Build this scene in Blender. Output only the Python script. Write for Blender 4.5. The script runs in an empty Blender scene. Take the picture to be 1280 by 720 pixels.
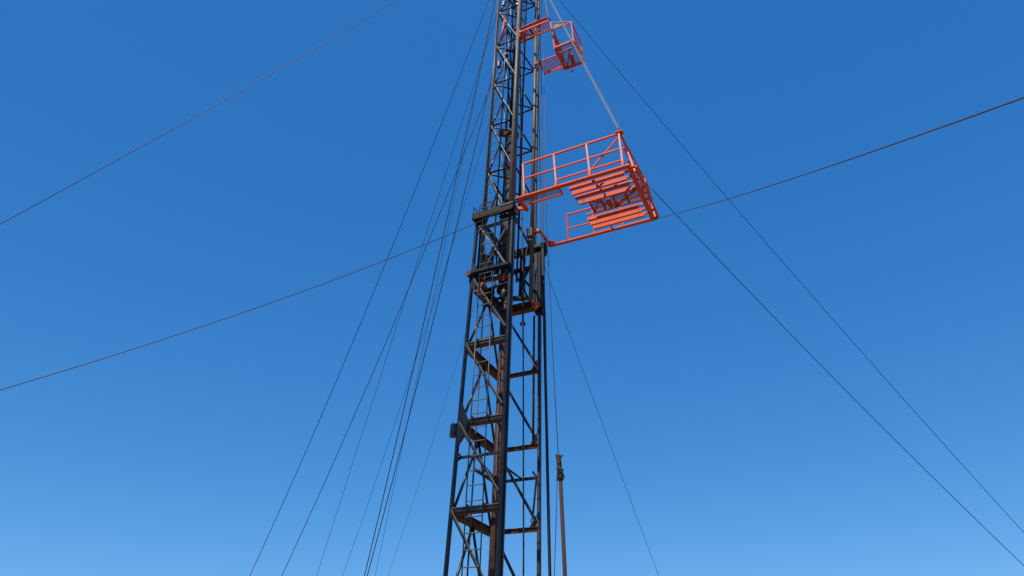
import bpy, math, random
from math import radians, sin, cos, tan, pi
from mathutils import Vector, Matrix

random.seed(7)
scene = bpy.context.scene
col = scene.collection

# ------------------------------------------------------------------ frames
AZ, LEAN_D, LEAN_E = radians(-25.5), radians(2.5), radians(-.49)
D0 = Vector((cos(AZ), sin(AZ), 0)); E0 = Vector((-sin(AZ), cos(AZ), 0))
AU = (Vector((0, 0, 1)) + tan(LEAN_D) * D0 + tan(LEAN_E) * E0).normalized()
AD = (D0 - AU * D0.dot(AU)).normalized()
AE = AU.cross(AD)
ORG = Vector((-1.0289 * 1.4, 14.0, 1.6)) - 1.6 * AU          # foot of the mast's left leg, at ground level
ROT = Matrix((AD, AE, AU)).transposed().to_4x4()


def W(a, b, h):
    """mast coordinates (along the board, across, up the mast) -> world"""
    return ORG + a * AD + b * AE + h * AU


# ------------------------------------------------------------------ mesh builder
class MB:
    def __init__(self, off=(0, 0, 0)):
        self.v = []; self.f = []; self.s = []; self.off = Vector(off)

    def _add(self, vs, fs, smooth):
        n = len(self.v)
        self.v += [Vector(p) - self.off for p in vs]
        self.f += [[i + n for i in f] for f in fs]
        self.s += smooth

    def tube(self, p, q, r, n=12, r2=None):
        p, q = Vector(p), Vector(q); r2 = r if r2 is None else r2
        w = (q - p).normalized()
        x = w.orthogonal().normalized(); y = w.cross(x)
        vs = [p + r * (cos(2 * pi * i / n) * x + sin(2 * pi * i / n) * y) for i in range(n)]
        vs += [q + r2 * (cos(2 * pi * i / n) * x + sin(2 * pi * i / n) * y) for i in range(n)]
        fs = [[i, (i + 1) % n, n + (i + 1) % n, n + i] for i in range(n)]
        fs += [list(range(n))[::-1], list(range(n, 2 * n))]
        self._add(vs, fs, [True] * n + [False, False])
        return self

    def path(self, pts, r, n=8):
        pts = [Vector(p) for p in pts]
        vs = []; fs = []
        ref = None
        for i, p in enumerate(pts):
            t = (pts[min(i + 1, len(pts) - 1)] - pts[max(i - 1, 0)]).normalized()
            if ref is None: ref = t.orthogonal().normalized()
            x = (ref - t * ref.dot(t)).normalized(); ref = x
            y = t.cross(x)
            vs += [p + r * (cos(2 * pi * k / n) * x + sin(2 * pi * k / n) * y) for k in range(n)]
        for i in range(len(pts) - 1):
            for k in range(n):
                fs.append([i * n + k, i * n + (k + 1) % n, (i + 1) * n + (k + 1) % n, (i + 1) * n + k])
        m = len(fs)
        fs += [list(range(n))[::-1], [(len(pts) - 1) * n + k for k in range(n)]]
        self._add(vs, fs, [True] * m + [False, False])
        return self

    def bar(self, p, q, w, h, up=(0, 0, 1), c=0.0):
        """box bar from p to q: h along `up`, w across; c = chamfer"""
        p, q = Vector(p), Vector(q)
        t = (q - p).normalized(); up = Vector(up)
        z = (up - t * up.dot(t))
        z = z.normalized() if z.length > 1e-4 else t.orthogonal().normalized()
        x = t.cross(z)
        c = c or min(w, h) * .12
        prof = [(w / 2 - c, -h / 2), (w / 2, -h / 2 + c), (w / 2, h / 2 - c), (w / 2 - c, h / 2),
                (-w / 2 + c, h / 2), (-w / 2, h / 2 - c), (-w / 2, -h / 2 + c), (-w / 2 + c, -h / 2)]
        vs = [p + a * x + b * z for a, b in prof] + [q + a * x + b * z for a, b in prof]
        fs = [[i, (i + 1) % 8, 8 + (i + 1) % 8, 8 + i] for i in range(8)]
        fs += [list(range(8))[::-1], list(range(8, 16))]
        self._add(vs, fs, [False] * 10)
        return self

    def angle(self, p, q, w, t=.012, up=(0, 0, 1), flip=1):
        """L section: one leg hanging down, one lying flat on top"""
        p, q = Vector(p), Vector(q)
        tt = (q - p).normalized(); up = Vector(up)
        z = (up - tt * up.dot(tt)).normalized(); x = tt.cross(z) * flip
        prof = [(0, 0), (w, 0), (w, -t), (t, -t), (t, -w), (0, -w)]
        vs = [p + a * x + b * z for a, b in prof] + [q + a * x + b * z for a, b in prof]
        fs = [[i, (i + 1) % 6, 6 + (i + 1) % 6, 6 + i] for i in range(6)]
        fs += [list(range(6))[::-1], list(range(6, 12))]
        self._add(vs, fs, [False] * 8)
        return self

    def ibeam(self, p, q, w, h, t=.014, up=(0, 0, 1)):
        p, q = Vector(p), Vector(q)
        tt = (q - p).normalized(); up = Vector(up)
        z = (up - tt * up.dot(tt)).normalized(); x = tt.cross(z)
        a, b, s = w / 2, h / 2, t / 2
        prof = [(-a, -b), (a, -b), (a, -b + t), (s, -b + t), (s, b - t), (a, b - t), (a, b), (-a, b),
                (-a, b - t), (-s, b - t), (-s, -b + t), (-a, -b + t)]
        n = len(prof)
        vs = [p + u * x + v * z for u, v in prof] + [q + u * x + v * z for u, v in prof]
        fs = [[i, (i + 1) % n, n + (i + 1) % n, n + i] for i in range(n)]
        fs += [list(range(n))[::-1], list(range(n, 2 * n))]
        self._add(vs, fs, [False] * (n + 2))
        return self

    def plate(self, pts, t):
        pts = [Vector(p) for p in pts]
        nrm = (pts[1] - pts[0]).cross(pts[-1] - pts[0]).normalized() * t / 2
        n = len(pts)
        vs = [p - nrm for p in pts] + [p + nrm for p in pts]
        fs = [[i, (i + 1) % n, n + (i + 1) % n, n + i] for i in range(n)]
        fs += [list(range(n))[::-1], list(range(n, 2 * n))]
        self._add(vs, fs, [False] * (n + 2))
        return self

    def disc(self, c, axis, r, t, n=24, hole=0.0, groove=0.0):
        """sheave / wheel lying across `axis`"""
        c = Vector(c); w = Vector(axis).normalized()
        x = w.orthogonal().normalized(); y = w.cross(x)
        rings = [(hole, -t / 2), (r, -t / 2)]
        if groove: rings += [(r - groove, -t / 6), (r - groove, t / 6)]
        rings += [(r, t / 2), (hole, t / 2)]
        if not hole: rings = [(max(a, .001), b) for a, b in rings]
        m = len(rings)
        vs = []
        for i in range(n):
            ca, sa = cos(2 * pi * i / n), sin(2 * pi * i / n)
            vs += [c + a * (ca * x + sa * y) + b * w for a, b in rings]
        fs = []
        for i in range(n):
            j = (i + 1) % n
            for k in range(m):
                l = (k + 1) % m
                fs.append([i * m + k, j * m + k, j * m + l, i * m + l])
        self._add(vs, fs, [False] * len(fs))
        return self

    def grating(self, p0, ud, vd, lu, lv, pitch=.045, w=.011, t=.006):
        """diamond mesh of real strands filling the rectangle p0 + [0,lu]*ud + [0,lv]*vd"""
        p0, ud, vd = Vector(p0), Vector(ud).normalized(), Vector(vd).normalized()
        nrm = ud.cross(vd)
        for sgn in (1, -1):
            k = -lv
            while k < lu:
                if sgn > 0:
                    u0, v0, u1, v1 = k, 0, k + lv, lv
                else:
                    u0, v0, u1, v1 = k, lv, k + lv, 0
                # clip in u
                def at(u): return v0 + (v1 - v0) * (u - u0) / (u1 - u0)
                a, b = max(u0, 0), min(u1, lu)
                if b - a > 1e-3:
                    P = p0 + ud * a + vd * at(a) + nrm * (sgn * t * .3)
                    Q = p0 + ud * b + vd * at(b) + nrm * (sgn * t * .3)
                    self.bar(P, Q, w, t, up=nrm)
                k += pitch
        return self

    def build(self, name, mat, parent=None):
        me = bpy.data.meshes.new(name)
        me.from_pydata([tuple(p) for p in self.v], [], self.f)
        me.validate()
        me.polygons.foreach_set('use_smooth', self.s)
        me.materials.append(mat)
        o = bpy.data.objects.new(name, me); col.objects.link(o)
        if parent is not None: o.parent = parent
        return o


def empty(name, matrix):
    o = bpy.data.objects.new(name, None); col.objects.link(o)
    o.empty_display_size = .3; o.matrix_world = matrix
    return o


def tag(o, label=None, cat=None, group=None, kind=None):
    if label: o['label'] = label
    if cat: o['category'] = cat
    if group: o['group'] = group
    if kind: o['kind'] = kind
    return o


# ------------------------------------------------------------------ materials
def new_mat(name):
    m = bpy.data.materials.new(name); m.use_nodes = True
    nt = m.node_tree
    return m, nt, nt.nodes['Principled BSDF']


def paint(name, base, dirt, rough=.45, scale=6.0, amount=.5, rust=None, rust_amt=.6, spec=.5, streak=True, bump=.15):
    """weathered coated steel: base coat, a drifting dirt tone and sharp rust patches"""
    m, nt, bs = new_mat(name)
    N, L = nt.nodes, nt.links
    tc = N.new('ShaderNodeTexCoord')
    mp = N.new('ShaderNodeMapping'); mp.inputs['Scale'].default_value = (1, 1, .35 if streak else 1)
    L.new(tc.outputs['Object'], mp.inputs['Vector'])
    n1 = N.new('ShaderNodeTexNoise'); n1.inputs['Scale'].default_value = scale; n1.inputs['Detail'].default_value = 8
    n1.inputs['Roughness'].default_value = .65
    L.new(mp.outputs['Vector'], n1.inputs['Vector'])
    r1 = N.new('ShaderNodeValToRGB'); r1.color_ramp.elements[0].position = .5 - .28 * amount; r1.color_ramp.elements[1].position = .85
    L.new(n1.outputs['Fac'], r1.inputs['Fac'])
    mx = N.new('ShaderNodeMix'); mx.data_type = 'RGBA'
    mx.inputs['A'].default_value = (*base, 1); mx.inputs['B'].default_value = (*dirt, 1)
    L.new(r1.outputs['Color'], mx.inputs['Factor'])
    out = mx.outputs['Result']
    if rust:
        n2 = N.new('ShaderNodeTexNoise'); n2.inputs['Scale'].default_value = scale * .55; n2.inputs['Detail'].default_value = 10
        n2.inputs['Roughness'].default_value = .72
        mp2 = N.new('ShaderNodeMapping'); mp2.inputs['Location'].default_value = (3.1, 7.7, 1.3)
        mp2.inputs['Scale'].default_value = (1.3, 1.3, .5)
        L.new(tc.outputs['Object'], mp2.inputs['Vector']); L.new(mp2.outputs['Vector'], n2.inputs['Vector'])
        r2 = N.new('ShaderNodeValToRGB')
        r2.color_ramp.elements[0].position = .66 - .22 * rust_amt; r2.color_ramp.elements[1].position = .74 - .16 * rust_amt
        L.new(n2.outputs['Fac'], r2.inputs['Fac'])
        mx2 = N.new('ShaderNodeMix'); mx2.data_type = 'RGBA'
        L.new(out, mx2.inputs['A']); mx2.inputs['B'].default_value = (*rust, 1)
        L.new(r2.outputs['Color'], mx2.inputs['Factor'])
        out = mx2.outputs['Result']
    L.new(out, bs.inputs['Base Color'])
    mr = N.new('ShaderNodeMapRange'); mr.inputs['To Min'].default_value = max(rough - .12, .08); mr.inputs['To Max'].default_value = min(rough + .25, 1)
    L.new(n1.outputs['Fac'], mr.inputs['Value']); L.new(mr.outputs['Result'], bs.inputs['Roughness'])
    bs.inputs['Specular IOR Level'].default_value = spec
    if bump:
        n3 = N.new('ShaderNodeTexNoise'); n3.inputs['Scale'].default_value = 40; n3.inputs['Detail'].default_value = 4
        L.new(tc.outputs['Object'], n3.inputs['Vector'])
        bp = N.new('ShaderNodeBump'); bp.inputs['Strength'].default_value = bump; bp.inputs['Distance'].default_value = .004
        L.new(n3.outputs['Fac'], bp.inputs['Height']); L.new(bp.outputs['Normal'], bs.inputs['Normal'])
    return m


def wire_mat(name, c1, c2, rough=.5, metal=0.0):
    """stranded steel rope: twisted light and dark strands"""
    m, nt, bs = new_mat(name)
    N, L = nt.nodes, nt.links
    tc = N.new('ShaderNodeTexCoord')
    nz = N.new('ShaderNodeTexNoise'); nz.inputs['Scale'].default_value = .7; nz.inputs['Detail'].default_value = 5
    L.new(tc.outputs['Object'], nz.inputs['Vector'])
    mx = N.new('ShaderNodeMix'); mx.data_type = 'RGBA'
    mx.inputs['A'].default_value = (*c1, 1); mx.inputs['B'].default_value = (*c2, 1)
    L.new(nz.outputs['Fac'], mx.inputs['Factor']); L.new(mx.outputs['Result'], bs.inputs['Base Color'])
    bs.inputs['Roughness'].default_value = rough; bs.inputs['Metallic'].default_value = metal
    return m


BLACK = paint('black_enamel', (.0035, .0055, .010), (.010, .012, .016), rough=.26, amount=.35, rust=(.045, .024, .013), rust_amt=.15, spec=.35)
MATTE = paint('matte_navy_steel', (.004, .007, .013), (.011, .013, .018), rough=.5, amount=.4, rust=(.04, .022, .013), rust_amt=.2, spec=.15)
BRACE = paint('black_brace_enamel', (.005, .006, .007), (.022, .020, .018), rough=.28, amount=.4, rust=(.055, .03, .016), rust_amt=.2, spec=.45)
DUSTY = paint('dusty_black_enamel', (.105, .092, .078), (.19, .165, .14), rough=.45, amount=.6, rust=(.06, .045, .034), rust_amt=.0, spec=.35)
SUNLIT = paint('sunlit_black_enamel', (.065, .055, .044), (.15, .125, .098), rough=.45, amount=.7, rust=(.05, .03, .02), rust_amt=.35, spec=.4)  # lighter copy of the black enamel, sunlight put into its tone
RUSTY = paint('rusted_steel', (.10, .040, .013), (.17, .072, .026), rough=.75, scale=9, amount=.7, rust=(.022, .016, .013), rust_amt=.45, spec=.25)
PALE = paint('pale_sunlit_steel', (.20, .175, .145), (.36, .315, .26), rough=.5, amount=.7, rust=(.05, .04, .03), rust_amt=.5)  # pale steel; also the painted sun highlight on the upper diagonals
LEGBROWN = paint('brown_weathered_steel', (.030, .024, .020), (.070, .050, .036), rough=.55, scale=8, amount=.7, rust=(.06, .030, .018), rust_amt=.35, spec=.3)
RUSTRAM = paint('rusted_ram_barrel', (.050, .022, .014), (.11, .042, .024), rough=.55, scale=7, amount=.6, rust=(.014, .012, .012), rust_amt=.7, spec=.35)
GREY = paint('worn_grey_steel', (.085, .078, .066), (.16, .145, .12), rough=.5, amount=.6, rust=(.07, .04, .024), rust_amt=.4)
ORANGE = paint('faded_orange_enamel', (.66, .068, .007), (.67, .108, .030), rough=.55, scale=5, amount=.7, rust=(.22, .034, .012), rust_amt=.32, spec=.28)
PINKED = paint('chalky_orange_enamel', (.64, .185, .115), (.70, .30, .22), rough=.5, scale=7, amount=.7, rust=(.40, .06, .02), rust_amt=.15, spec=.4)
ORANGED = paint('grimy_orange_enamel', (.36, .038, .010), (.50, .070, .025), rough=.5, scale=8, amount=.6, rust=(.06, .02, .014), rust_amt=.45, spec=.4)
RED = paint('faded_red_enamel', (.45, .050, .035), (.52, .11, .08), rough=.45, scale=9, amount=.5, spec=.45)
WIRE = wire_mat('dark_wire_rope', (.006, .006, .007), (.022, .020, .019))
WIREB = wire_mat('rusty_wire_rope', (.022, .013, .010), (.055, .032, .024))
WIREG = wire_mat('grey_wire_rope', (.035, .031, .026), (.085, .074, .060))
TAN = wire_mat('tan_rope', (.20, .17, .14), (.30, .26, .22), rough=.8)
HOSE = paint('black_rubber', (.010, .010, .011), (.035, .032, .03), rough=.5, amount=.4, spec=.4)
PIPE = paint('rusty_tubing', (.040, .017, .009), (.085, .036, .020), rough=.7, scale=10, amount=.6, rust=(.05, .035, .03), rust_amt=.5, spec=.3)
BURLAP = paint('oily_brown_wrap', (.040, .027, .019), (.10, .070, .048), rough=.9, scale=22, amount=.7, rust=(.03, .02, .016), rust_amt=.7, spec=.2)

# ------------------------------------------------------------------ ground
m, nt, bs = new_mat('caliche_dirt')
N, L = nt.nodes, nt.links
tc = N.new('ShaderNodeTexCoord'); nz = N.new('ShaderNodeTexNoise'); nz.inputs['Scale'].default_value = .35; nz.inputs['Detail'].default_value = 12
L.new(tc.outputs['Object'], nz.inputs['Vector'])
cr = N.new('ShaderNodeValToRGB')
cr.color_ramp.elements[0].color = (.17, .108, .052, 1); cr.color_ramp.elements[1].color = (.26, .168, .086, 1)
L.new(nz.outputs['Fac'], cr.inputs['Fac']); L.new(cr.outputs['Color'], bs.inputs['Base Color']); bs.inputs['Roughness'].default_value = .95
g = MB()
g._add([(-3000, -3000, 0), (3000, -3000, 0), (3000, 3000, 0), (-3000, 3000, 0)], [[0, 1, 2, 3]], [False])
tag(g.build('ground', m), kind='structure')

# ------------------------------------------------------------------ the mast
mast = empty('drilling_mast', Matrix.Translation(ORG) @ ROT)
tag(mast, 'tall black lattice rig mast with rusty beams, a ladder and a narrower upper section', 'mast')


def part(name, mb, mat, parent=None, label=None):
    o = mb.build(name, mat, mast if parent is None else parent)
    if label: o['label'] = label
    return o


LV = [1.55, 3.62, 5.673, 7.637, 9.663, 11.69, 13.72]          # node levels of the lower section


def low(n, h):
    t = .005 * (h - 7.637)
    a = {'L': t, 'B': t, 'C': 1.168 - t, 'R': 1.168 - t}[n]
    b = {'L': t, 'C': t, 'B': 1.916 - t, 'R': 1.916 - t}[n]
    return Vector((a, b, h))


def upp(n, h):
    ins = 0.0
    a = {'L': .092, 'B': .0765, 'C': .947, 'R': .947}[n]
    b = {'L': .241, 'C': .241, 'B': 1.735, 'R': 1.735}[n]
    if n == 'L': a += .004 * (21 - h)
    return Vector((a, b, h))


def mix(p, q, t): return p + (q - p) * t


# --- lower section legs
for n, w, mat, lab in (('L', .085, BLACK, None), ('C', .098, BLACK, None), ('R', .088, LEGBROWN, 'brown weathered rear leg'), ('B', .105, BLACK, None)):
    mb = MB()
    mb.bar(low(n, .1), low(n, 13.72), w, w, up=(0, 1, 0), c=.018)
    if n == 'C':                                              # doubled edge strip down the outer corner
        mb.bar(low(n, .1) + Vector((.060, .035, 0)), low(n, 13.7) + Vector((.060, .035, 0)), .022, .05, up=(0, 1, 0))
    lg = part('leg', mb, mat, label=lab)
    ft = MB(); f = low(n, .0)
    ft.plate([(f.x - .25, f.y - .25, .03), (f.x + .25, f.y - .25, .03), (f.x + .25, f.y + .25, .03), (f.x - .25, f.y + .25, .03)], .05)
    ft.plate([(f.x - .2, f.y, .06), (f.x + .2, f.y, .06), (f.x, f.y, .45)], .02)
    part('foot', ft, BLACK, lg)

UPD = Vector((0, 0, 1))
for i, h in enumerate(LV):
    if i in (5, 6): continue                                  # the two collars are built below
    L_, C_, R_, B_ = (low(n, h) for n in 'LCRB')
    # front face: a pair of angles
    mb = MB()
    mb.ibeam(L_ + Vector((.05, .03, -.03)), C_ + Vector((-.05, .03, -.03)), .11, .12)
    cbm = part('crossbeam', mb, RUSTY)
    part('face_plate', MB().bar(L_ + Vector((.05, -.036, -.022)), C_ + Vector((-.05, -.036, -.022)), .016, .085), BRACE, cbm)
    part('lip', MB().bar(L_ + Vector((.03, -.045, .035)), C_ + Vector((-.05, -.045, .035)), .035, .020), SUNLIT, cbm)  # top lip in a lighter tone that paints in the sunlit line
    # left face: deep rusty beam to the back leg
    mb = MB(); mb.ibeam(L_ + Vector((0, .06, -.03)), B_ + Vector((0, -.05, -.03)), .15, .17)
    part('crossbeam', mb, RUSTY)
    # rear face
    mb = MB(); mb.ibeam(B_ + Vector((.05, 0, -.02)), R_ + Vector((-.05, 0, -.02)), .09, .095)
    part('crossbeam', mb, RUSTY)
for i in range(len(LV) - 1):
    h0, h1 = LV[i], LV[i + 1]
    L0, C0, R0, B0 = (low(n, h0) for n in 'LCRB'); L1, C1, R1, B1 = (low(n, h1) for n in 'LCRB')
    if i < 5:
        mb = MB()                                              # front diagonal: channel, left top to centre bottom
        mb.bar(L1 + Vector((.03, -.07, -.03)), C0 + Vector((-.045, -.07, .27)), .05, .055, up=(.6, 0, 1))
        br_ = part('brace', mb, BRACE)
        part('painted_sun_edge', MB().bar(L1 + Vector((.05, -.094, .0)), C0 + Vector((-.03, -.094, .29)), .018, .026, up=(.6, 0, 1)), SUNLIT, br_)  # pale strip standing in for sun on the diagonal's upper edge
        apex = mix(L1, B1, .5) + Vector((0, 0, -.10))
        for foot_, sh in ((L0, .09), (B0, -.09)):
            mb = MB(); mb.tube(apex, foot_ + Vector((0, sh, .04)), .032); part('brace', mb, BRACE)
        mb = MB(); mb.bar(B1 + Vector((.06, 0, -.08)), R0 + Vector((-.06, 0, .12)), .06, .06, up=(0, 1, 0)); part('brace', mb, BRACE)
        for P_, sg in ((L0, 1), (B0, -1)):                     # node plates on the left face
            part('gusset', MB().plate([P_ + Vector((.0, sg * .045, -.10)), P_ + Vector((.0, sg * .20, -.04)), P_ + Vector((.0, sg * .20, .05)), P_ + Vector((.0, sg * .045, .24))], .014), BRACE)
        gz = MB()                                              # gusset where the diagonal lands on the rear leg
        gz.plate([R0 + Vector((-.05, -.04, .03)), R0 + Vector((-.22, -.04, .03)), R0 + Vector((-.05, -.04, .30))], .014)
        part('gusset', gz, BRACE)
    if i in (2,):                                              # mid-height ring of the lowest bay in view
        hm = 6.83
        Lm, Cm, Rm, Bm = (low(n, hm) for n in 'LCRB')
        part('crossbeam', MB().angle(Lm + Vector((.12, -.05, .0)), Cm + Vector((-.07, -.05, .0)), .07, flip=-1), BRACE)
        part('crossbeam', MB().bar(mix(Lm, Bm, .45), Bm + Vector((0, -.05, 0)), .06, .07), BRACE)
        part('crossbeam', MB().bar(Bm + Vector((.05, 0, 0)), Rm + Vector((-.05, 0, 0)), .05, .07), BRACE)
        part('brace', MB().bar(mix(Lm, Cm, .42) + Vector((0, -.02, -.02)), Bm + Vector((.05, -.1, .05)), .05, .05), BRACE)
        part('brace', MB().bar(mix(Bm, Rm, .62), low('B', 7.35) + Vector((.05, 0, 0)), .045, .05), BRACE)
        part('brace', MB().bar(Rm + Vector((-.07, 0, 0)), R0 + Vector((-.14, -.05, .22)), .04, .04, up=(0, 1, 0)), BRACE)
        part('brace', MB().bar(Rm + Vector((-.05, 0, 0)), Rm + Vector((-.17, 0, .16)), .04, .05, up=(0, 1, 0)), BRACE)
        lug = MB(); lug.bar(Lm + Vector((.09, -.06, -.09)), Lm + Vector((.09, -.06, .05)), .07, .09); lug.tube(Lm + Vector((.02, -.06, -.02)), Lm + Vector((.17, -.06, -.02)), .03)
        part('lug', lug, BLACK)
        hk = MB(); hk.path([R0 + Vector((-.12, -.05, .16)) + Vector((.06 * cos(t), 0, .06 * sin(t))) for t in [x * .4 for x in range(3, 17)]], .014)
        part('hook', hk, BLACK)

# gusset plate and box on the left leg
g0 = low('L', 7.637)
gp = MB(); gp.plate([g0 + Vector((.02, -.07, .42)), g0 + Vector((.05, -.07, -.55)), g0 + Vector((.12, -.07, -.45)), g0 + Vector((.30, -.07, -.02)), g0 + Vector((.27, -.07, .03)), g0 + Vector((.10, -.07, .42))], .022)
gp.plate([g0 + Vector((.0, .02, .45)), g0 + Vector((0, .45, -.02)), g0 + Vector((0, .02, -.55))], .022)
part('gusset', gp, BLACK)
bx = MB(); bx.bar(g0 + Vector((-.12, -.02, -.32)), g0 + Vector((-.12, -.02, -.03)), .155, .15, up=(0, 1, 0), c=.04)
bx.tube(g0 + Vector((-.16, -.02, -.04)), g0 + Vector((-.16, -.02, .03)), .022); bx.bar(g0 + Vector((-.2, -.02, -.02)), g0 + Vector((-.02, -.02, -.02)), .04, .04)
part('junction_box', bx, BLACK)

# --- ladder up the front of the mast
lad_a = lambda h: .60 - .0150 * (h - 6.0)
lad = MB()
for s in (-1, 1):
    lad.tube((lad_a(.4) + s * .20, -.125, .4), (lad_a(14.3) + s * .20, -.125, 14.3), .0145, n=8)
ladder = part('ladder', lad, BRACE)
nr = 0; h = .6
rungs = []
while h < 14.2:
    rungs.append(h); h += .325
for h in rungs:
    if h < 2.2: continue
    part('rung', MB().tube((lad_a(h) - .20, -.125, h), (lad_a(h) + .20, -.125, h), .0125, n=8), GREY, ladder)
for h in LV[1:5]:
    for s in (-1, 1):
        part('standoff', MB().bar((lad_a(h) + s * .20, -.125, h + .06), (lad_a(h) + s * .20 + .06, -.02, h + .02), .03, .045), RUSTY, ladder)
# upper ladder, on the upper section's front
lad = MB()
lu = lambda h: .31 + .004 * (21 - h)
for s in (-1, 1):
    lad.tube((lu(13.9) + s * .20, .18, 13.9), (lu(27.6) + s * .20, .18, 27.6), .014, n=8)
ladder2 = part('ladder', lad, BRACE)
h = 14.1
while h < 27.4:
    part('rung', MB().tube((lu(h) - .20, .18, h), (lu(h) + .20, .18, h), .011, n=8), GREY, ladder2)
    h += .34

# --- upper (telescoped) section
UV = [11.75, 13.59, 15.647, 17.709, 19.764, 21.82, 23.88, 25.94, 27.6]
for n, r in (('L', .056), ('C', .064), ('R', .060), ('B', .052)):
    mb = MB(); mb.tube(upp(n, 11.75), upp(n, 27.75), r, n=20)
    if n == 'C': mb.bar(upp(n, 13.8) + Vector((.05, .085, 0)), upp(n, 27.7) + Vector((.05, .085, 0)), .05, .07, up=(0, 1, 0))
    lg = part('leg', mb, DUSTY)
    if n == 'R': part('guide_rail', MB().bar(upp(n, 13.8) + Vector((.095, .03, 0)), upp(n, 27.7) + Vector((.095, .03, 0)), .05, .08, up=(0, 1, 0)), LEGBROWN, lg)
for i, h in enumerate(UV):
    L_, C_, R_, B_ = (upp(n, h) for n in 'LCRB')
    part('crossbeam', MB().tube(L_ + Vector((.05, 0, 0)), C_ + Vector((-.05, 0, 0)), .031), BRACE)
    part('crossbeam', MB().tube(L_ + Vector((0, .05, 0)), B_ + Vector((0, -.05, 0)), .033), BRACE)
    part('crossbeam', MB().tube(B_ + Vector((.05, 0, 0)), R_ + Vector((-.05, 0, 0)), .031), BRACE)
    if 1 < i < 8:
        part('brace', MB().tube(L_ + Vector((.05, .04, 0)), Vector((.80, .85, h)), .027), BRACE)
        part('brace', MB().tube(R_ + Vector((-.05, -.04, 0)), Vector((.22, 1.12, h)), .027), BRACE)
    if i:
        h0 = UV[i - 1]
        L0, C0, R0, B0 = (upp(n, h0) for n in 'LCRB')
        br_ = part('brace', MB().tube(L_ + Vector((.04, -.01, -.04)), C0 + Vector((-.04, -.01, .07)), .029), BRACE)
        if i > 1: part('painted_sun_edge', MB().bar(L_ + Vector((.055, -.034, -.02)), C0 + Vector((-.03, -.034, .10)), .014, .022, up=(.7, 0, 1)), PALE, br_)  # painted highlight: thin pale strip where sun catches the tube
        apex = mix(L_, B_, .5) + Vector((0, 0, -.03))
        for fp, s in ((L0, .05), (B0, -.05)):
            part('brace', MB().tube(apex, fp + Vector((0, s, .03)), .028), BRACE)
        part('brace', MB().tube(B_ + Vector((.05, 0, -.05)), R0 + Vector((-.05, 0, .06)), .030), BRACE)

# --- lifting ram up the middle
ram = part('hydraulic_ram', MB().tube((.584, .958, .3), (.54, .965, 11.6), .115, n=24), RUSTRAM, label='rusty lower ram barrel')
part('ram_stage', MB().tube((.54, .965, 11.62), (.51, .985, 18.0), .165, n=24), MATTE, ram)
part('ram_stage', MB().tube((.51, .985, 18.02), (.505, .988, 27.3), .115, n=20), MATTE, ram)
for a, b, r in ((.30, .95, .026), (.24, .70, .018), (.70, 1.30, .030), (.38, 1.25, .022)):
    part('hose_run', MB().path([(a, b, 12.2), (a + .02, b, 16), (a - .015, b + .02, 20), (a + .01, b, 24), (a, b, 27.6)], r), MATTE)
gd = MB(); gd.bar((.13, .75, 17.9), (.51, .98, 17.9), .10, .22); gd.disc((.51, .985, 17.9), (0, 0, 1), .22, .18)
part('ram_guide', gd, RUSTY, ram)
for hh in (22.3, 25.0):
    gd = MB(); gd.disc((.508, .987, hh), (0, 0, 1), .15, .12); gd.bar((.14, .8, hh), (.5, .98, hh), .07, .09)
    part('ram_guide', gd, BLACK, ram)
# brackets on the upper section's left side
for (a, b, hh, sx, sz) in ((.19, .36, 20.95, .13, .30), (.33, .55, 21.55, .16, .16), (.20, .40, 24.6, .10, .22), (.42, .50, 21.2, .10, .12)):
    part('bracket', MB().bar((a, b, hh - sz / 2), (a, b, hh + sz / 2), sx, sx, up=(0, 1, 0)), BLACK)
part('pole', MB().tube((.40, .22, 23.25), (.29, .22, 22.05), .050, n=14), RED, label='short faded red pole inside the upper section')
sl = MB()
for k in range(8):
    sl.tube((.02, .20, 22.9 + k * .13), (.16, .20, 22.9 + k * .13), .012, n=6)
part('rung_stub', sl, GREY)

# --- top collar of the lower section
h = 13.72
Lc, Cc, Rc, Bc = (low(n, h) for n in 'LCRB')
cb = MB(); cb.bar(Lc + Vector((-.07, -.12, 0)), Cc + Vector((.10, -.12, 0)), .16, .235, c=.03)
co = part('collar_beam', cb, MATTE)
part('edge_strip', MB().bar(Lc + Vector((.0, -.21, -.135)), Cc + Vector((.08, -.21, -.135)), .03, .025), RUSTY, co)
part('pad', MB().bar(Cc + Vector((-.30, -.208, .075)), Cc + Vector((.10, -.208, .075)), .018, .07), LEGBROWN, co)
part('collar_beam', MB().bar(Cc + Vector((.0, -.05, .0)), Cc + Vector((.0, .16, .0)), .22, .24), GREY)
part('collar_beam', MB().bar(Lc + Vector((0, -.03, 0)), Bc + Vector((0, .06, 0)), .15, .22), BLACK)
part('collar_beam', MB().bar(Bc + Vector((.05, 0, -.03)), Rc + Vector((-.05, 0, -.03)), .14, .26), RUSTRAM)
gz = MB(); gz.plate([Cc + Vector((-.10, -.03, -.13)), Cc + Vector((-.42, -.03, -.13)), Cc + Vector((-.10, -.03, -.75))], .03)
part('gusset', gz, BLACK)
gz = MB(); gz.plate([Lc + Vector((.06, -.03, -.13)), Lc + Vector((.30, -.03, -.13)), Lc + Vector((.06, -.03, -.6))], .03)
part('gusset', gz, BLACK)
part('gusset', MB().plate([Cc + Vector((.0, .07, -.12)), Cc + Vector((.0, .40, -.12)), Cc + Vector((.0, .07, -.55))], .03), BLACK)
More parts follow.
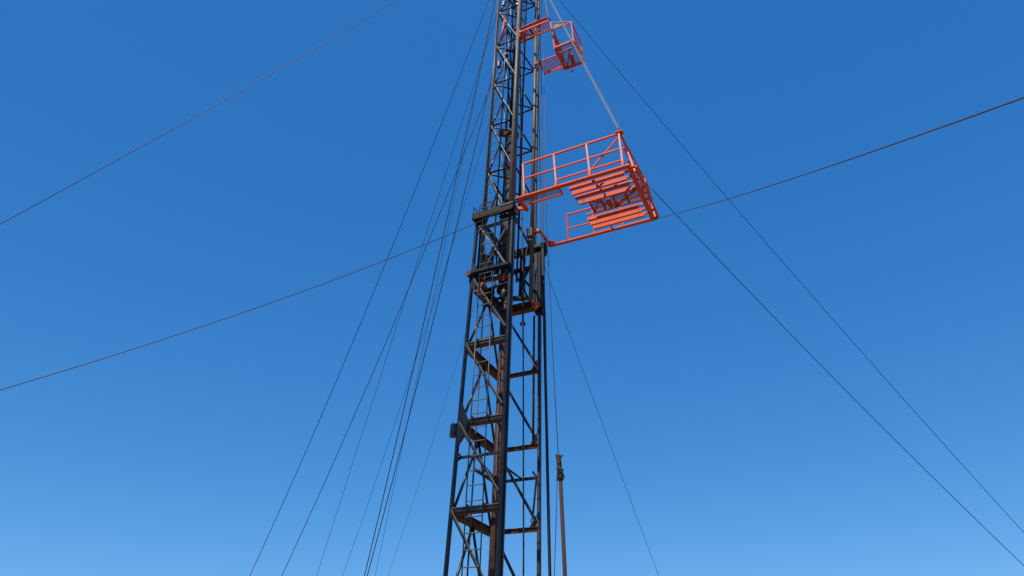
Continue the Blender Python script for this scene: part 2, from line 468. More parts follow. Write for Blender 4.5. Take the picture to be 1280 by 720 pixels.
# little guard frame and clamps on the collar
gf = MB()
for (p, q) in (((.14, -.16, .12), (.14, -.16, .36)), ((.52, -.16, .12), (.52, -.16, .36)), ((.14, -.16, .36), (.52, -.16, .36)), ((.14, -.16, .24), (.52, -.16, .24)), ((.33, -.16, .12), (.33, -.16, .36)),
               ((-.06, -.16, .12), (-.06, -.16, .34)), ((-.06, -.16, .34), (.10, .0, .14))):
    gf.bar(Lc + Vector(p), Lc + Vector(q), .022, .022)
part('guard_frame', gf, BRACE)
for (a, b, dz, sx, sz) in ((.24, -.05, .24, .12, .24), (.60, -.06, .22, .10, .20), (.76, -.04, .20, .10, .16)):
    part('latch', MB().bar(Lc + Vector((a, b, dz - sz / 2)), Lc + Vector((a, b, dz + sz / 2)), sx, sx, up=(0, 1, 0)), BLACK)
# pin block at the near board hinge
part('pin_block', MB().tube((1.02, .10, 13.98), (1.02, .36, 13.98), .095, n=20).tube((1.02, .09, 13.98), (1.02, .37, 13.98), .045, n=14), GREY)
# second, lower beam under the collar (front, lit lip)
part('crossbeam', MB().angle(Lc + Vector((.20, .03, -.32)), Cc + Vector((-.1, .03, -.32)), .08, flip=-1), GREY)
# braces of the top bay of the lower section
h0 = 11.69
L0, C0, R0, B0 = (low(n, h0) for n in 'LCRB')
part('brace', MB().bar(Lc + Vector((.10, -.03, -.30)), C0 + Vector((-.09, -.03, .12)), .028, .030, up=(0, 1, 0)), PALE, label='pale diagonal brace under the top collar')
part('brace', MB().bar(Lc + Vector((.16, .06, -.26)), C0 + Vector((-.12, .06, .10)), .09, .13, up=(0, 1, 0)), BLACK)
part('brace', MB().bar(Cc + Vector((-.10, .06, -.34)), L0 + Vector((.28, .06, .10)), .07, .10, up=(0, 1, 0)), BLACK)
apx = Vector((.62, 1.905, 12.72))
part('brace', MB().bar(Rc + Vector((-.06, 0, -.18)), apx, .07, .09, up=(0, 1, 0)), BLACK)
part('brace', MB().bar(apx, R0 + Vector((-.06, 0, .32)), .07, .09, up=(0, 1, 0)), BLACK)
part('latch_cylinder', MB().tube((.60, 1.82, 11.95), (.61, 1.82, 13.45), .078, n=18), BLACK)

# --- second collar
cb = MB(); cb.bar(L0 + Vector((.0, -.12, .07)), C0 + Vector((.02, -.12, .07)), .16, .17, c=.05)
co = part('collar_beam', cb, MATTE)
part('end_pad', MB().tube(L0 + Vector((-.02, -.203, .06)), L0 + Vector((-.02, -.037, .06)), .082, n=18), RUSTRAM, co)
part('collar_beam', MB().bar(L0 + Vector((0, -.03, -.05)), L0 + Vector((0, .30, -.05)), .15, .20), BLACK)
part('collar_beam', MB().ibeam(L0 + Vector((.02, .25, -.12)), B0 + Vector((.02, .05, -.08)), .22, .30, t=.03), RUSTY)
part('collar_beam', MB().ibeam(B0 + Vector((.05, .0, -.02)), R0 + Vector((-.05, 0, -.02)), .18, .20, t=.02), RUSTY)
part('gusset', MB().plate([L0 + Vector((.0, -.07, .48)), L0 + Vector((.17, -.07, .30)), L0 + Vector((.17, -.07, -.45)), L0 + Vector((.02, -.07, -.36))], .05), BLACK)
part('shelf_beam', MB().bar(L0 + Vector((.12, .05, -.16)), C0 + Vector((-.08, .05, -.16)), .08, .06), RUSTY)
# sheaves, latches and hydraulic blocks between the collars' legs
for (a, b, hh, r) in ((.35, .40, 11.35, .17), (.72, .45, 11.45, .19), (.48, .75, 11.1, .15)):
    part('sheave', MB().disc((a, b, hh), (.3, 1, .1), r, .07, hole=.045, groove=.03), BLACK)
for (p, q, w) in (((.16, .30, 11.42), (.95, .30, 11.50), .055), ((.20, .55, 11.2), (.90, .62, 11.35), .06), ((.25, .32, 11.1), (.55, .40, 11.6), .06),
                  ((.85, .32, 11.0), (.62, .40, 11.55), .07), ((.5, .3, 11.0), (.5, .3, 11.5), .05), ((.30, .2, 11.9), (.42, .3, 12.3), .08), ((.28, .25, 12.0), (.28, .25, 12.35), .13)):
    part('link', MB().bar(p, q, w, w), BLACK)
for (a, b, w) in ((.0765, .241, .10), (.0765, 1.735, .12), (.947, .241, .10)):
    part('guide_shoe', MB().bar((a, b, 11.8), (a, b, 13.45), w, w, up=(0, 1, 0)), MATTE)
for (p, q, w, h_) in (((.10, .30, 12.55), (.34, .55, 12.55), .10, .22), ((.10, .35, 12.05), (.36, .35, 12.05), .16, .24), ((.42, .60, 12.10), (.42, .60, 12.42), .12, .12),
                      ((.12, 1.70, 12.9), (.90, 1.70, 12.9), .09, .12), ((.20, .26, 11.72), (.95, .26, 11.72), .05, .06)):
    part('link', MB().bar(p, q, w, h_), MATTE)
for pts in ([(.16, .22, 13.5), (.20, .18, 12.9), (.30, .24, 12.4), (.28, .22, 11.7), (.40, .26, 11.2)], [(.70, .30, 13.4), (.62, .26, 12.8), (.66, .34, 12.2), (.55, .30, 11.6)],
            [(.86, .40, 13.3), (.80, .5, 12.6), (.84, .5, 12.0)], [(.98, 1.35, 13.4), (.92, 1.3, 12.6), (.98, 1.3, 11.7)]):
    part('hydraulic_line', MB().path(pts, .020), HOSE)
part('pin', MB().tube((.80, .25, 11.05), (.92, .2, 11.22), .045), GREY)
part('lever', MB().tube((.30, -.04, 11.20), (.37, -.04, 11.42), .035).tube((.27, -.04, 11.12), (.31, -.04, 11.24), .055), RED, label='small red lever under the second collar')
part('lever', MB().tube((.93, .06, 11.42), (.95, .06, 11.62), .035), RED, label='short pink red lever beside the centre leg')
# sleeve round the rear leg
sv = MB(); sv.bar(Rc + Vector((-.02, .01, -.22)), R0 + Vector((-.02, .01, -.28)), .21, .20, up=(0, 1, 0), c=.02)
sv.bar(Rc + Vector((.085, .03, -.05)), R0 + Vector((.085, .03, -.33)), .08, .14, up=(0, 1, 0))
sleeve = part('leg_sleeve', sv, MATTE)
part('wear_strip', MB().bar(Rc + Vector((-.075, -.105, -.3)), R0 + Vector((-.075, -.105, -.2)), .085, .03, up=(0, 1, 0)), LEGBROWN, sleeve)
part('sleeve_rib', MB().bar(Rc + Vector((-.155, -.12, -.3)), R0 + Vector((-.155, -.12, -.2)), .03, .05, up=(0, 1, 0)), BLACK, sleeve)
part('bracket', MB().bar(Rc + Vector((-.12, -.06, -.06)), Rc + Vector((.22, -.06, -.06)), .16, .22), BLACK)
part('bracket', MB().bar(Rc + Vector((.16, .0, -.02)), Rc + Vector((.16, .0, -.34)), .14, .12), BLACK)
# clamp on the rear upper leg that carries the far board hinge
cl = MB(); uR = upp('R', 14.16)
cl.bar(uR + Vector((-.03, -.07, -.16)), uR + Vector((-.03, -.07, .14)), .20, .18, up=(0, 1, 0), c=.03)
cl.tube(uR + Vector((-.02, -.04, -.42)), uR + Vector((-.02, -.04, -.16)), .075)
cl.disc(uR + Vector((-.02, -.04, -.30)), (0, 0, 1), .10, .04)
part('pin_block', cl, GREY)
# orange safety handle on the rear leg
hd = MB(); hd.tube(R0 + Vector((-.20, -.12, .13)), R0 + Vector((-.05, -.15, -.10)), .045); hd.bar(R0 + Vector((-.10, -.16, -.20)), R0 + Vector((.02, -.16, -.10)), .09, .12)
part('handle', hd, ORANGE, label='orange safety handle on the rear leg')
# hanging screw stub
part('screw_jack', MB().tube((.95, 1.25, 10.75), (.95, 1.25, 11.55), .028).disc((.95, 1.25, 10.76), (0, 0, 1), .075, .05), BLACK)
part('shelf_beam', MB().bar((.60, 1.1, 11.55), (1.1, 1.25, 11.55), .14, .10), BLACK)
# standpipe beside the rear leg
part('standpipe', MB().tube((1.03, 1.86, 7.65), (1.00, 1.86, 11.35), .030), RUSTRAM)
# cable duct along the back leg
part('conduit', MB().tube((.10, 1.80, .6), (.10, 1.74, 11.5), .022, n=8), BLACK)
part('conduit', MB().tube((.34, .30, .6), (.28, .25, 11.6), .020, n=8), BRACE)

# --- crown
cr_ = MB()
for b in (-.35, 2.0):
    cr_.bar((-.2, b, 27.85), (1.2, b, 27.85), .12, .22)
for a in (-.2, .5, 1.2):
    cr_.bar((a, -.35, 27.85), (a, 2.0, 27.85), .12, .2)
crown = part('crown_block', cr_, BLACK)
for b in (.55, .75, .95, 1.15, 1.35):
    part('sheave', MB().disc((.95, b, 28.05), (0, 1, 0), .32, .07, hole=.05, groove=.04), DUSTY, crown)
part('sheave', MB().disc((1.30, 1.0, 27.75), (0, 1, 0), .20, .06, hole=.04, groove=.03), DUSTY, crown)

# ------------------------------------------------------------------ the racking board
BO = Vector((1.358, .957, 13.851))
board = empty('racking_board', Matrix.Translation(W(*BO)) @ ROT)
tag(board, 'large orange racking platform with railings and long fingers, lower of the two orange platforms', 'platform')


def bpart(name, mb, mat=None, parent=None, label=None):
    o = mb.build(name, mat or ORANGE, parent or board)
    if label: o['label'] = label
    return o


def BB(): return MB(BO)


NB, FB, EA, H0 = -.197, 2.11, 4.515, 13.851
fr = BB()
fr.bar((1.33, NB + .02, H0), (EA + .03, NB + .02, H0), .12, .06)
bpart('side_beam', fr)
bpart('side_beam', BB().bar((1.36, FB, H0), (EA + .03, FB, H0), .11, .06))
bpart('end_beam', BB().bar((EA, NB + .04, H0), (EA, FB - .04, H0), .12, .07))
# near arm's toe, back along the mast
toe = BB(); toe.bar((1.385, NB + .04, H0), (1.43, .36, H0), .085, .10)
bpart('hinge_arm', toe)
hg = BB(); hg.plate([(1.44, .30, H0 - .02), (1.06, .22, H0 + .02), (1.03, .22, H0 + .17), (1.40, .34, H0 + .07)], .05)
bpart('hinge_plate', hg)
# far arm dog-leg to the clamp on the rear leg
fa = BB(); fa.bar((1.05, 1.69, 14.19), (1.22, 1.71, 14.19), .11, .12); fa.bar((1.20, 1.68, 14.20), (1.375, 2.12, H0 + .01), .075, .085)
bpart('hinge_arm', fa)
gp = BB(); gp.plate([(1.34, FB - .05, H0 + .05), (1.60, FB - .05, H0 + .05), (1.34, FB - .28, H0 + .05)], .02)
bpart('gusset', gp)
# near walkway: mesh floor in a frame
wk = BB(); wk.bar((1.46, .115, H0 - .01), (2.60, .115, H0 - .01), .045, .06); wk.bar((2.585, NB + .05, H0 - .01), (2.585, .09, H0 - .01), .04, .055)
walk = bpart('walkway', wk)
bpart('grating', BB().grating((1.47, NB + .035, H0 - .02), (1, 0, 0), (0, 1, 0), 1.10, .29, pitch=.05, w=.009), GREY, walk)
# fingers
for k, (b, a0, a1) in enumerate(((-.02, 2.84, 4.33), (.185, 2.835, 4.345), (.39, 2.845, 4.36), (.605, 2.88, 4.37), (1.36, 2.85, 4.32), (1.565, 2.86, 4.355), (1.765, 2.868, 4.365))):
    f = bpart('finger', BB().bar((a0, b, H0 - .045), (a1, b, H0 - .045), .060, .135, c=.008))
    bpart('socket', BB().bar((a1 - .01, b, H0 - .02), (EA - .04, b, H0 - .02), .045, .07), ORANGED, f)
    if k < 3 or k == 4:
        for a in (a1 - .12, a1 - .22):
            bpart('band', BB().bar((a - .009, b, H0 - .045), (a + .009, b, H0 - .045), .066, .141, c=.008), ORANGED, f)
# diving board in the middle
db = BB()
for b in (.69, 1.215):
    db.bar((2.86, b, H0 + .02), (3.12, b, H0 + .02), .035, .05); db.bar((3.10, b, H0 + .04), (4.48, b, H0 + .04), .05, .10)
for a in (3.10, 3.42, 3.76, 4.1):
    db.bar((a, .70, H0 + .06), (a, 1.20, H0 + .06), .05, .06)
db.bar((3.12, .72, H0 + .05), (3.74, 1.18, H0 + .05), .035, .04); db.bar((3.12, 1.18, H0 + .03), (3.42, .72, H0 + .03), .035, .04)
db.bar((3.80, 1.15, H0 + .02), (4.44, .74, H0 + .02), .06, .06); db.bar((3.80, .78, H0 + .035), (4.40, .74, H0 + .035), .05, .05)
dive = bpart('diving_board', db, ORANGED)
bpart('grating', BB().grating((3.10, .70, H0 + .10), (1, 0, 0), (0, 1, 0), 1.35, .50, pitch=.055, w=.012), GREY, dive)
bb = BB(); bb.bar((3.62, .80, H0 - .03), (3.62, 1.12, H0 - .03), .10, .10); bb.disc((3.60, 1.02, H0 - .02), (1, 0, 0), .07, .05)
bpart('latch', bb, ORANGED, dive)
# outer edge walkway behind the end beam
ow = BB(); ow.bar((EA + .16, NB + .12, H0 + .02), (EA + .16, FB - .02, H0 + .02), .05, .07)
for b in (NB + .12, .40, .95, 1.25, 1.75, FB - .03):
    ow.bar((EA + .05, b, H0 + .02), (EA + .135, b, H0 + .02), .07, .05)
ow_ = bpart('outer_beam', ow)
bpart('grating', BB().grating((EA + .05, .98, H0 + .045), (0, 1, 0), (-1, 0, 0), .26, .10, pitch=.04, w=.014), ORANGED, ow_)
# near rail
posts = [(1.587, 1.519), (2.533, 2.461), (3.481, 3.417), (4.374, 4.335)]
TOP, MID, LOWR = 15.09, 14.525, 14.10
for ab, at in posts:
    p = bpart('post', BB().bar((ab, NB, H0 + .09), (at, NB, TOP - .02), .055, .055, up=(0, 1, 0)), PINKED)
    bpart('socket', BB().bar((ab + .004, NB - .01, H0 - .03), (ab, NB - .01, H0 + .16), .085, .085, up=(0, 1, 0)), None, p)
bpart('top_rail', BB().bar((1.50, NB, TOP), (4.36, NB, TOP), .055, .055))
bpart('mid_rail', BB().bar((1.58, NB + .005, MID), (4.345, NB + .005, MID), .045, .045))
bpart('low_rail', BB().bar((2.55, NB + .005, LOWR), (4.36, NB + .005, LOWR), .045, .045))
bpart('rail_brace', BB().bar((3.49, NB + .045, LOWR + .03), (4.315, NB + .045, TOP - .06), .04, .04))
# end rail
cor0 = Vector((4.345, NB, TOP)); cor1 = Vector((4.47, FB, 15.16))
bpart('top_rail', BB().bar(cor0 + Vector((.02, .03, 0)), cor1, .05, .05))
bpart('mid_rail', BB().bar((4.42, NB, MID), (4.56, FB, MID + .04), .04, .04))
for b, w in ((.12, .05), (.95, .06), (1.55, .045), (FB, .06)):
    t = (b - NB) / (FB - NB)
    bpart('post', BB().bar((EA + .08, b, H0 + .03), cor0 + (cor1 - cor0) * t, w, .05, up=(0, 1, 0)), PINKED)
sb = BB(); sb.bar((4.40, .30, 14.50), (4.62, .62, 14.05), .05, .05); sb.bar((4.62, .86, 14.0), (4.60, 1.06, 14.42), .12, .05); sb.bar((4.66, .5, 14.0), (4.66, 1.5, 14.05), .04, .10)
bpart('gate', sb)
# far rail
for ab, at in ((1.963, 1.917), (2.79, 2.75), (3.64, 3.6)):
    bpart('post', BB().bar((ab, FB, H0 + .06), (at, FB, 14.87), .05, .05, up=(0, 1, 0)))
bpart('top_rail', BB().bar((1.90, FB, 14.88), (4.46, FB, 14.88), .05, .05))
bpart('mid_rail', BB().bar((1.95, FB - .005, 14.32), (4.5, FB - .005, 14.32), .042, .042))
bpart('stay', BB().bar((3.30, FB - .03, H0 + .05), (3.36, FB - .25, H0 + .16), .04, .05))
# anchor eyes for the guy lines and the hangers
ey = BB(); ey.bar((EA + .03, FB + .0, H0), (EA + .11, FB + .02, H0), .04, .07); ey.tube((EA + .08, FB - .03, H0), (EA + .08, FB + .06, H0), .02)
bpart('anchor_eye', ey, GREY)
ey = BB(); ey.plate([(4.24, NB - .06, TOP + .04), (4.45, NB - .06, TOP + .04), (4.45, NB + .10, TOP + .04), (4.24, NB + .10, TOP + .04)], .02); ey.bar((4.33, NB, TOP + .03), (4.33, NB, TOP + .12), .02, .09)
bpart('anchor_eye', ey)
# ------------------------------------------------------------------ the upper rod basket
RO = Vector((2.1, .97, 20.87))
bas = empty('rod_basket', Matrix.Translation(W(*RO)) @ ROT)
tag(bas, 'small orange basket with cage and two comb arms, higher of the two orange platforms', 'platform')


def kpart(name, mb, mat=None, parent=None, label=None):
    o = mb.build(name, mat or ORANGE, parent or bas)
    if label: o['label'] = label
    return o


def KB(): return MB(RO)


HC = 21.90
# near comb arm
na = KB(); na.bar((1.10, .12, HC + .075), (2.12, .12, HC + .075), .04, .16); na.bar((1.10, .08, HC + .145), (2.12, .08, HC + .145), .08, .02)
arm = kpart('comb_arm', na)
kpart('comb_rail', KB().bar((1.08, .445, HC), (2.16, .445, HC), .045, .05), None, arm)
for k in range(12):
    a = 1.165 + k * .0845
    kpart('tooth', KB().bar((a, .14, HC - .0), (a, .42, HC - .0), .036, .03), None, arm)
kpart('end_plate', KB().bar((1.10, .10, HC + .06), (1.10, .43, HC + .03), .07, .15), None, arm)
kpart('hinge', KB().bar((1.0, .22, HC + .02), (1.08, .36, HC + .02), .14, .18), None, arm)
# far comb arm
fa = KB(); fa.bar((1.16, 2.03, HC - .02), (2.14, 2.03, HC - .02), .035, .12); fa.bar((1.20, 1.50, HC + .02), (2.02, 1.50, HC + .02), .03, .04)
arm = kpart('comb_arm', fa)
for k in range(12):
    a = 1.24 + k * .0755
    kpart('tooth', KB().bar((a, 1.515, HC + .01), (a, 2.015, HC + .01), .034, .03), None, arm)
kpart('hinge', KB().bar((.99, 1.62, HC + .1), (1.20, 1.56, HC + .06), .12, .13), None, arm)
kpart('end_plate', KB().bar((1.19, 1.50, HC), (1.19, 2.03, HC - .02), .03, .09), None, arm)
# cage
A0, A1, B0_, B1_, HF, HT = 2.22, 2.90, .51, 1.42, 20.87, 21.92
cg = KB()
for p, q in (((A0, B0_, HF), (A1, B0_, HF)), ((A1, B0_, HF), (A1, B1_, HF)), ((A0, B1_, HF), (A0, B0_, HF))):
    cg.bar(p, q, .075, .08)
cage = kpart('floor_frame', cg)
kpart('floor_beam', KB().bar((A0 - .02, B1_, HF - .01), (A1 + .03, B1_, HF - .01), .07, .10), None, cage)
kpart('grating', KB().grating((A0 + .02, B0_ + .02, HF + .02), (1, 0, 0), (0, 1, 0), A1 - A0 - .04, B1_ - B0_ - .04, pitch=.075, w=.010), GREY, cage)
kpart('floor_brace', KB().bar((A0 + .12, B1_ - .06, HF - .01), (A0 + .46, B0_ + .22, HF - .01), .05, .05), ORANGED, cage)
kpart('floor_brace', KB().bar((A0 + .05, B0_ + .24, HF - .02), (A0 + .62, B0_ + .20, HF - .02), .045, .05), ORANGED, cage)
kpart('hatch', KB().bar((A0 + .42, B0_ + .42, HF - .04), (A0 + .36, B1_ - .08, HF - .04), .14, .03), ORANGED, cage)
tp = {}
for n, (ab, at, b) in dict(p1=(A0, 2.14, B0_), p2=(A1, 2.85, B0_), p3=(A1, 2.85, B1_), p4=(A0, 2.14, B1_)).items():
    tp[n] = Vector((at, b, HT)); kpart('post', KB().bar((ab, b, HF + .03), (at, b, HT - .02), .045, .045, up=(0, 1, 0)))
for x, y in (('p1', 'p2'), ('p2', 'p3'), ('p4', 'p1')):
    kpart('top_rail', KB().bar(tp[x], tp[y], .045, .045))
kpart('top_rail', KB().bar(tp['p3'] + Vector((0, .02, 0)), tp['p4'] + Vector((0, .02, 0)), .02, .02), GREY)
kpart('mid_rail', KB().bar((2.87, B0_ + .02, 21.42), (2.87, B1_ - .02, 21.42), .035, .035))
kpart('mid_rail', KB().bar((2.18, B0_ + .02, 21.42), (2.18, B1_ - .02, 21.42), .035, .035))
kpart('rail_brace', KB().bar((A0, B1_ - .04, HF + .04), (2.15, B0_ + .05, HT - .05), .06, .05))
kpart('rail_brace', KB().bar((A0, B0_ + .04, HF + .04), (2.15, B1_ - .05, HT - .05), .055, .05), ORANGED)
kpart('rail_brace', KB().bar((2.19, B0_ + .30, HF + .1), (2.16, B0_ + .30, HT - .04), .04, .04), ORANGED)
# sloping top hanger and folded mesh panel
kpart('hanger', KB().bar((2.12, .46, 22.30), (2.85, B0_, HT + .03), .035, .035))
kpart('hanger', KB().bar((2.12, .45, HC + .02), (2.12, .45, 22.32), .05, .05, up=(0, 1, 0)))
kpart('panel', KB().grating((2.17, .48, HT + .02), (1, .03, -.1), (0, .05, 1), .42, .20, pitch=.03, w=.013), GREY)
kpart('step', KB().bar((2.80, B1_, HF + .35), (2.86, B1_ + .05, HT), .03, .04))
# rag tail under the cage
tl = KB(); tl.path([(A0 + .28, B1_ - .05, HF - .02), (A0 + .30, B1_ - .05, HF - .22), (A0 + .27, B1_ - .04, HF - .34)], .012, n=6); tl.bar((A0 + .29, B1_ - .05, HF - .20), (A0 + .31, B1_ - .03, HF - .40), .06, .02)
tag(kpart('rag', tl, RED), None)

# ------------------------------------------------------------------ lines
def catenary(T, G, sag, n=64):
    T, G = Vector(T), Vector(G)
    return [T + (G - T) * (i / n) - Vector((0, 0, 4 * sag * (i / n) * (1 - i / n))) for i in range(n + 1)]


def line(name, pts, r, mat, label, cat, group=None, n=8):
    base = Vector(pts[-1])
    mb = MB(base).path(pts, r, n)
    o = mb.build(name, mat); o.location = base
    return tag(o, label, cat, group)


GG = 'guy wires running from the mast to the ground'
GUYS = [
    ([-0.303, 12.856, 27.955], [-25.485, 12.293, 0.0], 0.985, .0145, WIREB, 'dark guy wire crossing the upper left corner of the sky'),
    ([0.636, 13.756, 27.945], [25.545, 27.656, 0.0], 1.087, .0145, WIRE, 'thin guy wire from the mast top behind the small basket to the right edge'),
    ([-0.29, 13.782, 27.979], [-15.121, 32.966, 0.0], 2.859, .0150, WIRE, 'leftmost guy wire of the steep fan beside the mast'),
    ([0.101, 13.892, 27.968], [-11.691, 35.769, 0.0], 0.0, .0105, WIRE, 'third thin wire from the left at the bottom of the steep fan'),
    ([1.007, 14.213, 27.944], [-12.734, 30.392, 0.0], 2.183, .0150, WIRE, 'second wire from the left at the bottom of the steep fan'),
    ([0.965, 14.167, 27.945], [-11.086, 35.468, 0.0], 2.58, .0085, WIRE, 'faint fourth wire from the left at the bottom of the steep fan'),
    ([-0.324, 13.837, 27.982], [-6.238, 24.884, 0.0], 1.278, .0185, WIRE, 'thick dark wire, left one of the two close together in the fan'),
    ([-0.304, 13.831, 27.981], [-6.209, 27.268, 0.0], 0.25, .0085, WIREB, 'thin brownish wire just right of the two thick fan wires at the bottom'),
    ([0.261, 13.974, 27.965], [-6.365, 24.789, 0.0], 1.661, .0185, WIRE, 'thick dark wire, right one of the two close together in the fan'),
    ([0.064, 13.117, 13.685], [-22.195, 5.012, 0.0], 1.799, .0140, WIREB, 'rusty guy wire from the mast collar to the left edge'),
    ([4.009, 13.593, 14.908], [22.272, 23.7, 0.0], 0.765, .0145, WIRE, 'dark guy wire from the large platform railing down to the lower right corner'),
    ([4.06, 13.614, 13.655], [5.981, -6.614, 0.0], 0.48, .0150, WIREG, 'grey guy wire from the large platform corner up to the right edge'),
    ([0.889, 14.939, 13.253], [9.758, 35.242, 0.0], 0.176, .0105, WIRE, 'fine wire slanting down right from the rear leg past the hanging pipe'),
    ([-0.579, 14.53, 13.495], [-9.678, 35.814, 0.0], 2.135, .0060, WIRE, 'faintest wire nearest the left leg at the bottom of the picture'),
]
for T, G, s, r, mat, lab in GUYS:
    line('guy_wire', catenary(T, G, s), r * (.82 if 'fan' in lab else .66), mat, lab, 'guy wire', GG)

# hangers of the large board
top = W(1.0, .85, 27.75)
line('suspension_rope', catenary(W(4.345, NB, 15.18), top, .05), .0125, TAN, 'tan rope holding up the railing corner of the large orange platform, left strand', 'rope', 'ropes holding up the large platform')
line('suspension_rope', catenary(W(4.385, NB + .01, 15.18), top + Vector((.02, .01, 0)), .035), .0115, TAN, 'tan rope holding up the railing corner of the large orange platform, right strand', 'rope', 'ropes holding up the large platform')
# hanger of the basket
kn = W(2.12, .45, 22.36)
line('basket_rope', [kn, W(1.9, .62, 23.3), W(1.62, .9, 25.2), W(1.25, 1.25, 27.7)], .014, TAN, 'pale rope holding up the near corner of the small orange basket', 'rope')
line('hose', [W(1.02, 1.3, 25.4), W(1.15, 1.12, 25.1), W(1.38, 1.0, 24.65), W(1.62, .85, 23.9), W(1.85, .62, 23.2), W(2.10, .46, 22.42)], .018, HOSE, 'black hose curving from the mast to the basket corner', 'hose')
# coil of rope inside the basket
random.seed(3)
pts = []
for k in range(90):
    t = k / 89
    pts.append(W(2.16 + .09 * t + .045 * sin(k * .55), .55 + .75 * t + .05 * cos(k * .55), 21.85 - .55 * t + .16 * sin(k * .21)))
line('rope_coil', pts, .010, TAN, 'loose coil of pale rope inside the small orange basket', 'rope')

# vertical lines of the hoist
HL = 'hoist lines hanging down the open side of the mast'
line('hoist_cable', [W(1.02, 1.5, 27.7), W(1.36, 1.5, 13.6), W(1.66, 1.5, 2.5)], .012, WIRE, 'dark hoist cable just right of the rear leg, nearest to it', 'cable', HL)
line('hoist_cable', [W(1.12, 1.5, 27.7), W(1.30, 1.5, 20.8), W(1.42, 1.5, 13.6), W(1.70, 1.5, 2.5)], .012, WIRE, 'dark hoist cable second to the right of the rear leg', 'cable', HL)
line('hoist_cable', [W(1.22, 1.5, 27.7), W(1.40, 1.5, 20.8), W(1.52, 1.5, 14.4), W(1.55, 1.5, 13.4)], .008, WIREG, 'thin grey cable farthest right beside the rear leg behind the railing', 'cable', HL)
line('hydraulic_hose', [W(1.39, 1.5, 13.3), W(1.48, 1.5, 10.9), W(1.545, 1.5, 7.4), W(1.62, 1.5, 4.5), W(1.70, 1.5, 1.0)], .030, HOSE, 'thick black hose running down beside the brown rear leg', 'hose')
line('drill_line', [W(.37, 1.2, 27.7), W(.89, 1.2, 13.57), W(1.003, 1.2, 10.1), W(1.14, 1.2, 5.0), W(1.22, 1.2, 1.0)], .019, WIRE, 'black cable hanging inside the mast between centre and rear legs', 'cable')
for k, (a, b, lab) in enumerate(((.60, 1.02, 'upper block line close behind the centre leg'), (.70, 1.10, 'upper block line between the centre leg and the black cable'))):
    line('block_line', [W(a, b, 27.7), W(a + .08, b, 14.0)], .030 if k == 0 else .014, WIRE, lab, 'cable')

# hanging pipe, its line and tag line
pt = Vector((1.040, 13.829, 6.45))
pipe = empty('hanging_pipe', Matrix.Translation((1.034, 13.855, .35)))
tag(pipe, 'rusty tubing pipe hanging upright on a thin line at the right of the mast', 'pipe')
PO = Vector((1.034, 13.855, .35))
MB(PO).tube(PO, pt, .042, n=20).build('tube', PIPE, pipe)
MB(PO).tube(pt - Vector((0, 0, .16)), pt, .055, n=20).build('coupling', PIPE, pipe)
cp = MB(PO)
cp.tube(pt, pt + Vector((-.012, 0, .12)), .044, n=14, r2=.064); cp.bar(pt + Vector((-.012, 0, .12)), pt + Vector((-.022, 0, .40)), .105, .11, up=(.3, 1, 0), c=.03)
cp.bar(pt + Vector((-.02, -.06, .20)), pt + Vector((.01, -.06, .36)), .05, .03, up=(0, 1, 0))
cp.bar(pt + Vector((.03, 0, .36)), pt + Vector((.075, 0, .42)), .03, .03); cp.bar(pt + Vector((-.055, 0, .34)), pt + Vector((-.07, .0, .43)), .02, .04)
cp.build('lifting_cap', BURLAP, pipe)
wr = MB(PO); wp = []
for k in range(60):
    t = k / 59
    wp.append(pt + Vector(((.060 + .012 * sin(k * 1.7)) * cos(k * .30), (.060 + .012 * sin(k * 1.7)) * sin(k * .30), -.07 + .15 * t + .04 * sin(k * .5))))
wr.path(wp, .017, n=6); wr.path([pt + Vector((-.06, -.02, -.02)), pt + Vector((-.07, -.04, -.09)), pt + Vector((-.075, 0, -.17))], .014, n=6)
wr.bar(pt + Vector((.05, 0, -.13)), pt + Vector((.075, 0, -.05)), .05, .05)
wr.build('sling', HOSE, pipe)
line('pipe_line', [Vector((.95, 13.76, 27.6)), Vector((.985, 13.785, 14.38)), Vector((1.0, 13.829, 8.62)), pt + Vector((-.022, 0, .38))], .0085, WIRE, 'thin line holding up the hanging rusty pipe', 'cable')
line('tag_line', [pt + Vector((-.075, 0, -.17)), Vector((.90, 13.91, 5.3)), Vector((.834, 13.949, 4.4)), Vector((.60, 14.1, .1))], .0080, HOSE, 'dark tag line hanging beside the rusty pipe', 'rope')

# ------------------------------------------------------------------ camera
cam = bpy.data.cameras.new('camera'); co_ = bpy.data.objects.new('camera', cam); col.objects.link(co_)
cam.sensor_fit = 'HORIZONTAL'; cam.sensor_width = 36; cam.lens = 803.9747 / 1280 * 36
cam.clip_start = .05; cam.clip_end = 20000
co_.matrix_world = Matrix.Translation((0, 0, 1.6)) @ Matrix.Rotation(radians(90 + 35.41), 4, 'X') @ Matrix.Rotation(radians(-.22), 4, 'Z')
scene.camera = co_

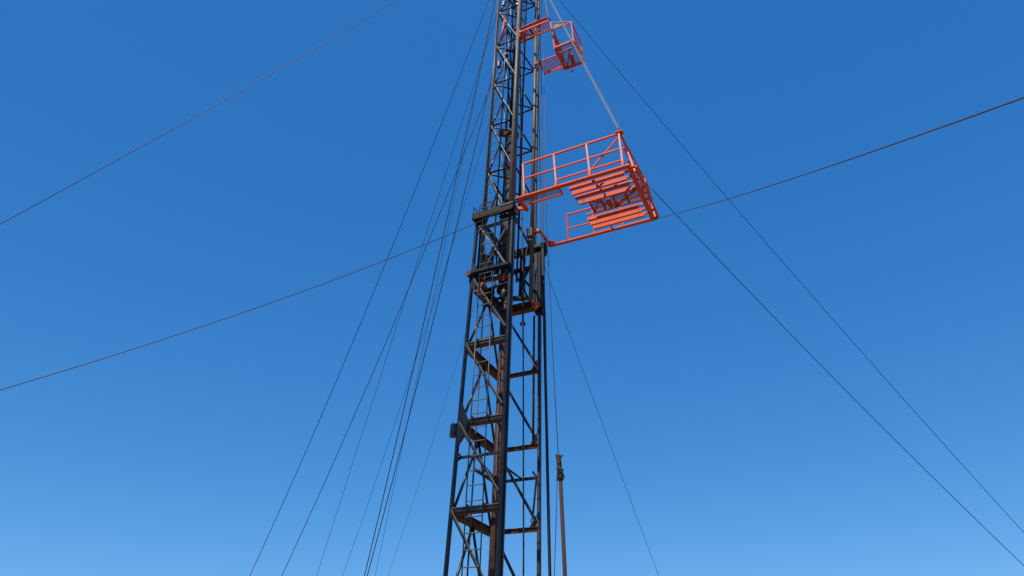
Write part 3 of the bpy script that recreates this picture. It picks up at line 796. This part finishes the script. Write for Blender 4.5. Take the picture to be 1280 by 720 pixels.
# ------------------------------------------------------------------ light
SUN_EL, SUN_AZ = radians(53), math.atan2(-.58, -.81)           # behind the camera, to its left
to_sun = Vector((cos(SUN_EL) * sin(SUN_AZ), cos(SUN_EL) * cos(SUN_AZ), sin(SUN_EL)))
sd = bpy.data.lights.new('sun', 'SUN'); sd.energy = 4.6; sd.angle = radians(.5); sd.color = (1, .955, .90)
so = bpy.data.objects.new('sun', sd); col.objects.link(so)
so.rotation_euler = to_sun.to_track_quat('Z', 'Y').to_euler()
so.location = (0, 0, 60)
w = bpy.data.worlds.new('World'); scene.world = w; w.use_nodes = True
N, L = w.node_tree.nodes, w.node_tree.links
bg = N['Background']
sky = N.new('ShaderNodeTexSky'); sky.sky_type = 'NISHITA'; sky.sun_disc = False
sky.sun_elevation = SUN_EL; sky.sun_rotation = SUN_AZ
sky.altitude = 600; sky.air_density = 1.0; sky.dust_density = .6; sky.ozone_density = 1.6
# the haze is even all the way round: most of the sky colour depends on height above the horizon only
wtc = N.new('ShaderNodeTexCoord'); sx = N.new('ShaderNodeSeparateXYZ'); L.new(wtc.outputs['Generated'], sx.inputs[0])
def wm(op, a, b):
    n_ = N.new('ShaderNodeMath'); n_.operation = op
    for i_, v_ in enumerate((a, b)):
        if isinstance(v_, (int, float)): n_.inputs[i_].default_value = v_
        else: L.new(v_, n_.inputs[i_])
    return n_.outputs[0]
xx = wm('MULTIPLY', sx.outputs['X'], sx.outputs['X']); yy = wm('MULTIPLY', sx.outputs['Y'], sx.outputs['Y'])
hl = wm('SQRT', wm('ADD', xx, yy), 0)
EVEN = .75
cx = N.new('ShaderNodeCombineXYZ')
L.new(wm('MULTIPLY', sx.outputs['X'], 1 - EVEN), cx.inputs['X'])
L.new(wm('ADD', wm('MULTIPLY', sx.outputs['Y'], 1 - EVEN), wm('MULTIPLY', hl, EVEN)), cx.inputs['Y'])
L.new(sx.outputs['Z'], cx.inputs['Z'])
vn = N.new('ShaderNodeVectorMath'); vn.operation = 'NORMALIZE'; L.new(cx.outputs[0], vn.inputs[0]); L.new(vn.outputs[0], sky.inputs['Vector'])
sep = N.new('ShaderNodeSeparateColor'); L.new(sky.outputs['Color'], sep.inputs['Color'])
cmb = N.new('ShaderNodeCombineColor')
for ch, gain, p in (('Red', .885, 1.34), ('Green', .835, .765), ('Blue', 1.10, .525)):      # clear dry-air grade of the sky
    m1 = N.new('ShaderNodeMath'); m1.operation = 'MULTIPLY'; m1.inputs[1].default_value = .10
    m2 = N.new('ShaderNodeMath'); m2.operation = 'POWER'; m2.inputs[1].default_value = p
    m3 = N.new('ShaderNodeMath'); m3.operation = 'MULTIPLY'; m3.inputs[1].default_value = gain * 10
    L.new(sep.outputs[ch], m1.inputs[0]); L.new(m1.outputs[0], m2.inputs[0]); L.new(m2.outputs[0], m3.inputs[0])
    L.new(m3.outputs[0], cmb.inputs[ch])
L.new(cmb.outputs['Color'], bg.inputs['Color']); bg.inputs['Strength'].default_value = .10
scene.view_settings.view_transform = 'Standard'; scene.view_settings.look = 'None'
scene.view_settings.exposure = 0; scene.view_settings.gamma = 1
